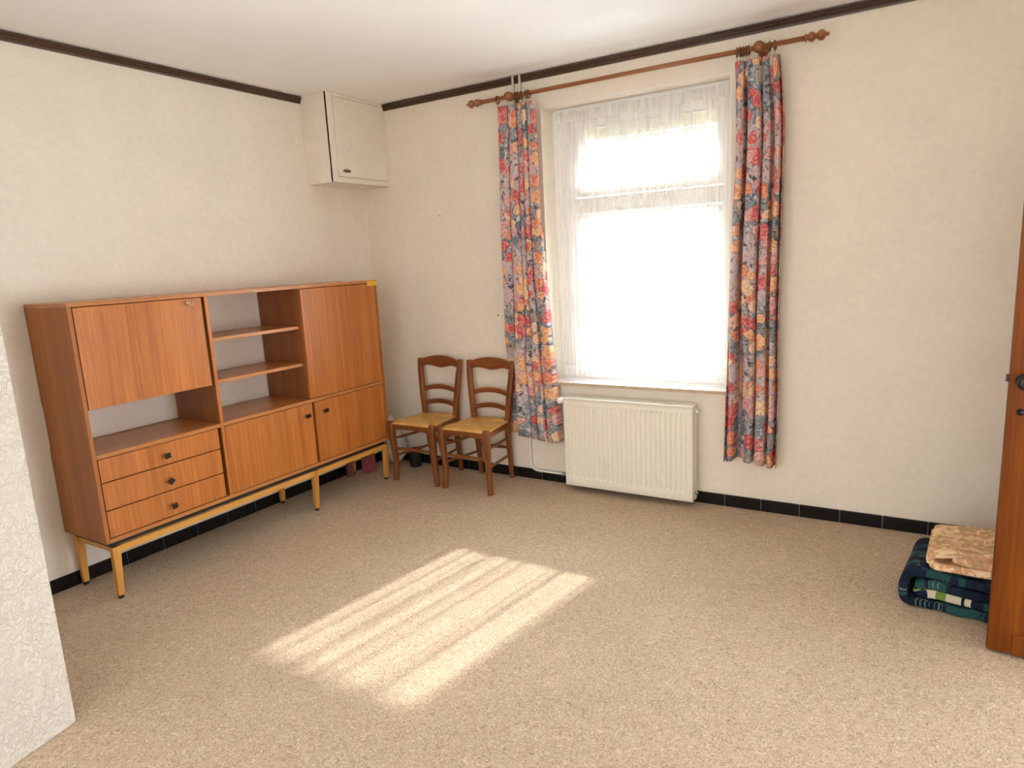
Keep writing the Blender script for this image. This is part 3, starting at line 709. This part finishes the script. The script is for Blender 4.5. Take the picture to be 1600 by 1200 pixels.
# ------------------------------------------------------------ rush chair
def build_chair(x, y):
    root = thing('rush_chair', '', 'chair', (x, y, 0), 'ladder-back rush chairs by the window wall')
    # local: origin between the feet, front = -y.  front legs y=-.20, rear legs y=+.20
    FH, RH = .196, .142
    for s_ in (-1, 1):
        bm = bmesh.new()
        pts = [(s_*FH*1.03, -.200, 0), (s_*FH*1.0, -.197, .06), (s_*FH*.965, -.190, .14), (s_*FH*.975, -.196, .24), (s_*FH, -.206, .34), (s_*FH, -.208, .42), (s_*FH, -.206, .465), (s_*FH, -.204, .478)]
        sweep(bm, pts, 0, sq=([.036, .037, .036, .038, .044, .047, .046, .030], [.036, .037, .036, .038, .046, .048, .046, .030], (0, 1, 0)))
        link('leg', bm, M_CHAIR, root, bevel=.007, seg=3, smooth=True)
        bm = bmesh.new()
        pts = [(s_*RH, .200, 0), (s_*RH*.99, .188, .14), (s_*RH, .170, .32), (s_*RH*1.05, .160, .45), (s_*RH*1.18, .166, .62), (s_*RH*1.32, .184, .80), (s_*RH*1.40, .200, .905)]
        sweep(bm, pts, 0, sq=([.032, .034, .038, .042, .042, .042, .038], [.030, .032, .036, .040, .036, .030, .024], (0, 1, 0)))
        link('leg', bm, M_CHAIR, root, bevel=.006, seg=3, smooth=True)
    # back slats, arched upward and bowed backward
    def slat(z0, h, arch, cx, ybase, name, wavy=False, archb=None):
        bm = bmesh.new(); n = 20; hw = cx; R = []
        for i in range(n+1):
            t = -1 + 2*i/n; c = 1-t*t
            if wavy: zt_ = z0+h+arch*(1-abs(t)**2.2); zb_ = z0 + .004 - .009*math.exp(-(t/.22)**2) + .010*math.exp(-((abs(t)-.62)/.22)**2)
            else: zt_ = z0+h+arch*c; zb_ = z0+arch*c*.92
            y_ = ybase + .022*c
            R.append([bm.verts.new((t*hw, y_-.008, zb_)), bm.verts.new((t*hw, y_+.008, zb_)), bm.verts.new((t*hw, y_+.008, zt_)), bm.verts.new((t*hw, y_-.008, zt_))])
        for A, B in zip(R, R[1:]):
            for j in range(4): bm.faces.new((A[j], B[j], B[(j+1) % 4], A[(j+1) % 4]))
        bm.faces.new(R[0]); bm.faces.new(list(reversed(R[-1]))); bmesh.ops.recalc_face_normals(bm, faces=bm.faces)
        link(name, bm, M_CHAIRX, root, bevel=.004, seg=2, smooth=True)
    slat(.838, .058, .034, RH*1.32-.004, .186, 'crest_rail', True)
    slat(.640, .036, .026, RH*1.18-.004, .165, 'back_slat'); slat(.524, .034, .026, RH*1.10-.004, .160, 'back_slat')
    # seat frame
    bm = bmesh.new()
    n = 12; sweep(bm, [(-FH+2*FH*i/n, -.214, .432+.008*math.sin(PI*i/n)) for i in range(n+1)], 0, sq=(.020, [.050-.012*math.sin(PI*i/n) for i in range(n+1)], (0, 0, 1)))
    link('front_rail', bm, M_CHAIRX, root, bevel=.005)
    for s_ in (-1, 1):
        bm = bmesh.new(); sweep(bm, [(s_*FH, -.206, .428), (s_*RH*1.04, .165, .428)], 0, sq=(.022, .032, (0, 0, 1))); link('side_rail', bm, M_CHAIR, root, bevel=.005)
    bm = bmesh.new(); sweep(bm, [(-RH, .165, .428), (RH, .165, .428)], 0, sq=(.022, .030, (0, 0, 1))); link('rear_rail', bm, M_CHAIRX, root, bevel=.005)
    # rush seat: four woven triangles meeting in the middle
    bm = bmesh.new(); F = FH+.012; Rr = RH*1.06+.004
    cor = [Vector((-F, -.222)), Vector((F, -.222)), Vector((Rr, .172)), Vector((-Rr, .172))]; cen = [Vector((-.012, -.01)), Vector((.012, -.01))]
    prof = [(.95, .446), (.985, .452), (1.0, .460), (.99, .470), (.95, .476), (.8, .478), (.6, .475), (.4, .471), (.2, .468), (0.0, .466)]
    for s_ in range(4):
        a, b = cor[s_], cor[(s_+1) % 4]; n = 16
        ca = cen[0] if s_ in (0, 2, 3) else cen[1]; cbn = cen[1] if s_ in (0, 1, 2) else cen[0]
        if s_ == 2: ca, cbn = cen[1], cen[0]
        rows = []
        for k, z in prof:
            row = []
            for i in range(n+1):
                t = i/n; e_ = a.lerp(b, t); c = ca.lerp(cbn, t); q = c.lerp(e_, k)
                crease = -.010*(1-min(1, min(t, 1-t)*5))*(1 if .05 < k < .98 else 0) - (.004 if s_ in (1, 3) and .05 < k < .98 else 0)
                lump = .0015*mnoise.noise(Vector((q.x*25, q.y*25, 1.0)))
                row.append(bm.verts.new((q.x, q.y, z + crease + lump)))
            rows.append(row)
        for A, B in zip(rows, rows[1:]):
            for i in range(n):
                f = bm.faces.new((A[i], A[i+1], B[i+1], B[i])); f.smooth = True; f.material_index = 0 if s_ in (0, 2) else 1
    bmesh.ops.remove_doubles(bm, verts=bm.verts, dist=.0005)
    bmesh.ops.contextual_create(bm, geom=[e for e in bm.edges if e.is_boundary])
    bmesh.ops.recalc_face_normals(bm, faces=bm.faces)
    link('rush_seat', bm, [M_RUSHX, M_RUSHY], root, smooth=True)
    # stretchers
    for z, y0, y1, x0, x1 in ((.262, -.198, -.198, -FH*.98, FH*.98), (.245, .183, .183, -RH, RH)):
        bm = bmesh.new(); n = 12
        sweep(bm, [(x0+(x1-x0)*i/n, y0, z) for i in range(n+1)], [.0085+.0045*math.sin(PI*i/n) for i in range(n+1)], 12); link('stretcher', bm, M_CHAIRX, root, smooth=True)
    for z in (.335, .200):
        for s_ in (-1, 1):
            bm = bmesh.new(); n = 10; A = Vector((s_*FH*.985, -.198, z)); B = Vector((s_*RH*.995, .183, z-.008))
            sweep(bm, [A.lerp(B, i/n) for i in range(n+1)], [.008+.003*math.sin(PI*i/n) for i in range(n+1)], 12); link('stretcher', bm, M_CHAIR, root, smooth=True)
    return root
ch1 = build_chair(.684, -.258)
ch1['label'] = 'rush-seated ladder-back chair nearest the sideboard, left of the pair'
ch2 = copy_tree(ch1); ch2.location = (1.163, -.258, 0); ch2.rotation_euler = (0, 0, 0)
ch2['label'] = 'rush-seated ladder-back chair in front of the left floral curtain, right of the pair'

# ------------------------------------------------------------ things behind the sideboard and in the corner
bm = bmesh.new()
for (x0, y0, z0), (x1, y1, z1) in (((.095, -.425, 0), (.165, -.335, .235)),):
    bx(bm, x0, x1, y0, y1, z0, z1)
o = link('file_box', bm, M_PINK, bevel=.003); tag(o, 'dusty pink card box standing under the right end of the sideboard', 'box')
o.rotation_euler = (0, 0, 0)
bm = bmesh.new(); bx(bm, .055, .085, -.56, -.505, 0, .215); tag(link('file_box', bm, M_PINKD, bevel=.003), 'dark faded red box against the wall behind the pink one', 'box')
# crumpled clear plastic bag
bag = thing('plastic_bag', 'crumpled clear plastic bag slumped in the corner behind the left chair', 'bag', (.205, -.13, 0))
bm = bmesh.new(); bmesh.ops.create_icosphere(bm, subdivisions=5, radius=1.0)
for v in bm.verts:
    p = v.co.copy(); t = (p.z+1)/2; wdt = .115*(1-.62*max(0, t-.35)/.65)
    q = Vector((p.x*wdt, p.y*wdt*.8, .02+t*.40)); n_ = mnoise.noise(q*22)*.018 + mnoise.noise(q*60)*.008
    ridge = abs(mnoise.noise(q*30+Vector((4, 2, 1))))*.02
    q += Vector((p.x, p.y, 0))*(n_+ridge); q.x = max(-.10, min(.115, q.x)); v.co = Vector((q.x - .05*t, q.y + .02*t, max(q.z, .02)))
link('film', bm, M_FILM, bag, smooth=True)
bm = bmesh.new()
for j in range(3):
    rr = .05 - .006*j; pts = [(.01+rr*math.cos(a*.35), .008*math.sin(a)+.01*j, .20+rr*1.6*math.sin(a*.35)) for a in range(0, 37)]
    sweep(bm, pts, .004, 8)
cbz = link('cable_coil', bm, M_WPLAST, bag, smooth=True); cbz['label'] = 'white cable coiled inside'
bm = bmesh.new(); n = 20
lathe(bm, [(0, .045), (.004, .048), (.12, .052), (.15, .053), (.152, .048), (.148, .046), (.02, .042)], (.395, -.105, 0), (0, 0, 1), 20)
tag(link('dark_pot', bm, M_SHADOWGAP, smooth=True), 'small dark round pot on the carpet behind the left chair', 'pot')

# ------------------------------------------------------------ folded textiles by the door
def folded(name, path, y0, y1, thick, mat, amp, seed, flare=0):
    """sheet following an x-z path, extruded in y, thickened and softened"""
    pts = arc_pts([(x, 0, z) for x, z in path], .028, 5)
    out = []
    for a, b in zip(pts, pts[1:]):
        n = max(1, int((b-a).length/.02))
        for i in range(n): out.append(a.lerp(b, i/n))
    out.append(pts[-1]); ny = 30; bm = bmesh.new(); uvl = bm.loops.layers.uv.new('UVMap'); L = [0]
    for a, b in zip(out, out[1:]): L.append(L[-1]+(b-a).length)
    V = []
    for i, p in enumerate(out):
        row = []
        for j in range(ny+1):
            t = j/ny; y = y0 + (y1-y0)*t
            q = Vector((p.x, y, p.z)); n1 = mnoise.noise(Vector((q.x*7+seed, q.y*7, L[i]*1.5))); n2 = mnoise.noise(Vector((q.x*18+seed, q.y*18, seed)))
            front = max(0, 1-t*7)
            q.z += amp*n1 + amp*.35*n2; q.y += (.030*mnoise.noise(Vector((p.x*9, L[i]*3, seed+5))))*front - .02*front*flare
            q.z = max(q.z, thick/2+.002)
            row.append(bm.verts.new(q))
        V.append(row)
    for i in range(len(out)-1):
        for j in range(ny):
            f = bm.faces.new((V[i][j], V[i+1][j], V[i+1][j+1], V[i][j+1])); f.smooth = True
            for l_, (a, b) in zip(f.loops, ((i, j), (i+1, j), (i+1, j+1), (i, j+1))): l_[uvl].uv = (L[a], (y0+(y1-y0)*b/ny))
    o = link(name, bm, mat, smooth=True)
    s_ = o.modifiers.new('thickness', 'SOLIDIFY'); s_.thickness = thick; s_.offset = 0
    s2 = o.modifiers.new('round', 'SUBSURF'); s2.levels = 1; s2.render_levels = 2
    return o
o = folded('folded_duvet', [(.62, .025), (.022, .025), (.012, .085), (.035, .158), (.62, .158), (.64, .115), (.075, .113), (.07, .070), (.60, .068)], -.21, .21, .040, M_DUVET, .012, 2)
o.location = (3.925, -.70, 0); o.rotation_euler = (0, 0, math.radians(-7))
tag(o, 'folded dark navy and green printed duvet cover on the carpet beside the door', 'bedding')
o = folded('folded_fleece', [(.50, .222), (.035, .218), (.016, .248), (.030, .282), (.45, .290), (.47, .258), (.10, .254)], -.165, .155, .036, M_CAMO, .013, 9, 1)
o.location = (4.005, -.745, 0); o.rotation_euler = (0, 0, math.radians(-4))
tag(o, 'folded tan camouflage fleece lying on top of the dark duvet cover', 'blanket')

# ------------------------------------------------------------ open door at the right
DX0, DX1, DY = 4.217, 5.055, -1.187
door = bpy.data.objects.new('door_1', None); COL.objects.link(door); door.location = (DX1, DY+.02, 0); door['kind'] = 'structure'
door.rotation_euler = (0, 0, 0)
def dshift(o): o.data.transform(Matrix.Translation(-Vector(door.location))); return o
bm = bmesh.new(); ya, yb = DY, DY+.038; HT = 2.06
bx(bm, DX0, DX0+.115, ya, yb, .012, HT); bx(bm, DX1-.105, DX1, ya, yb, .012, HT)
for z0, z1 in ((.012, .22), (.86, 1.03), (HT-.12, HT)): bx(bm, DX0+.115, DX1-.105, ya+.0005, yb-.0005, z0, z1)
dshift(link('door_frame', bm, M_DOOR, door, bevel=.003))
for z0, z1 in ((.22, .86), (1.03, HT-.12)):
    bm = bmesh.new(); a, b = DX0+.115, DX1-.105; bx(bm, a, b, ya+.012, yb-.012, z0, z1)
    bx(bm, a+.06, b-.06, ya+.004, yb-.004, z0+.06, z1-.06)
    for q in ((a, a+.018, z0, z1), (b-.018, b, z0, z1)): bx(bm, q[0], q[1], ya+.003, yb-.003, q[2], q[3])
    for q in ((z0, z0+.018), (z1-.018, z1)): bx(bm, a+.018, b-.018, ya+.003, yb-.003, q[0], q[1])
    dshift(link('door_panel', bm, M_DOOR, door, bevel=.004))
bm = bmesh.new(); bx(bm, DX0+.080, DX1-.01, ya-.010, ya, .012, .098); dshift(link('kick_board', bm, M_DOOR, door, bevel=.004))
bm = bmesh.new(); KX, KZ = 4.262, 1.112
lathe(bm, [(0, .026), (.003, .026), (.005, .012), (.028, .010), (.034, .016), (.040, .024), (.050, .028), (.060, .026), (.066, .016), (.068, .002)], (KX, ya, KZ), (0, -1, 0), 28)
k_ = dshift(link('knob', bm, M_BLACK, door, smooth=True)); k_['label'] = 'round glossy black door knob'
bm = bmesh.new(); lathe(bm, [(0, .013), (.002, .013), (.0025, .009), (.0012, .001)], (4.258, ya-.0002, .993), (0, -1, 0), 20)
k_ = dshift(link('keyhole', bm, M_BLACK, door, smooth=True)); k_['label'] = 'black keyhole'
bm = bmesh.new(); bx(bm, DX0-.010, DX0, ya+.006, ya+.022, 1.105, 1.133); k_ = dshift(link('latch_bolt', bm, M_DARKM, door, bevel=.002)); k_['label'] = 'dark metal latch bolt'
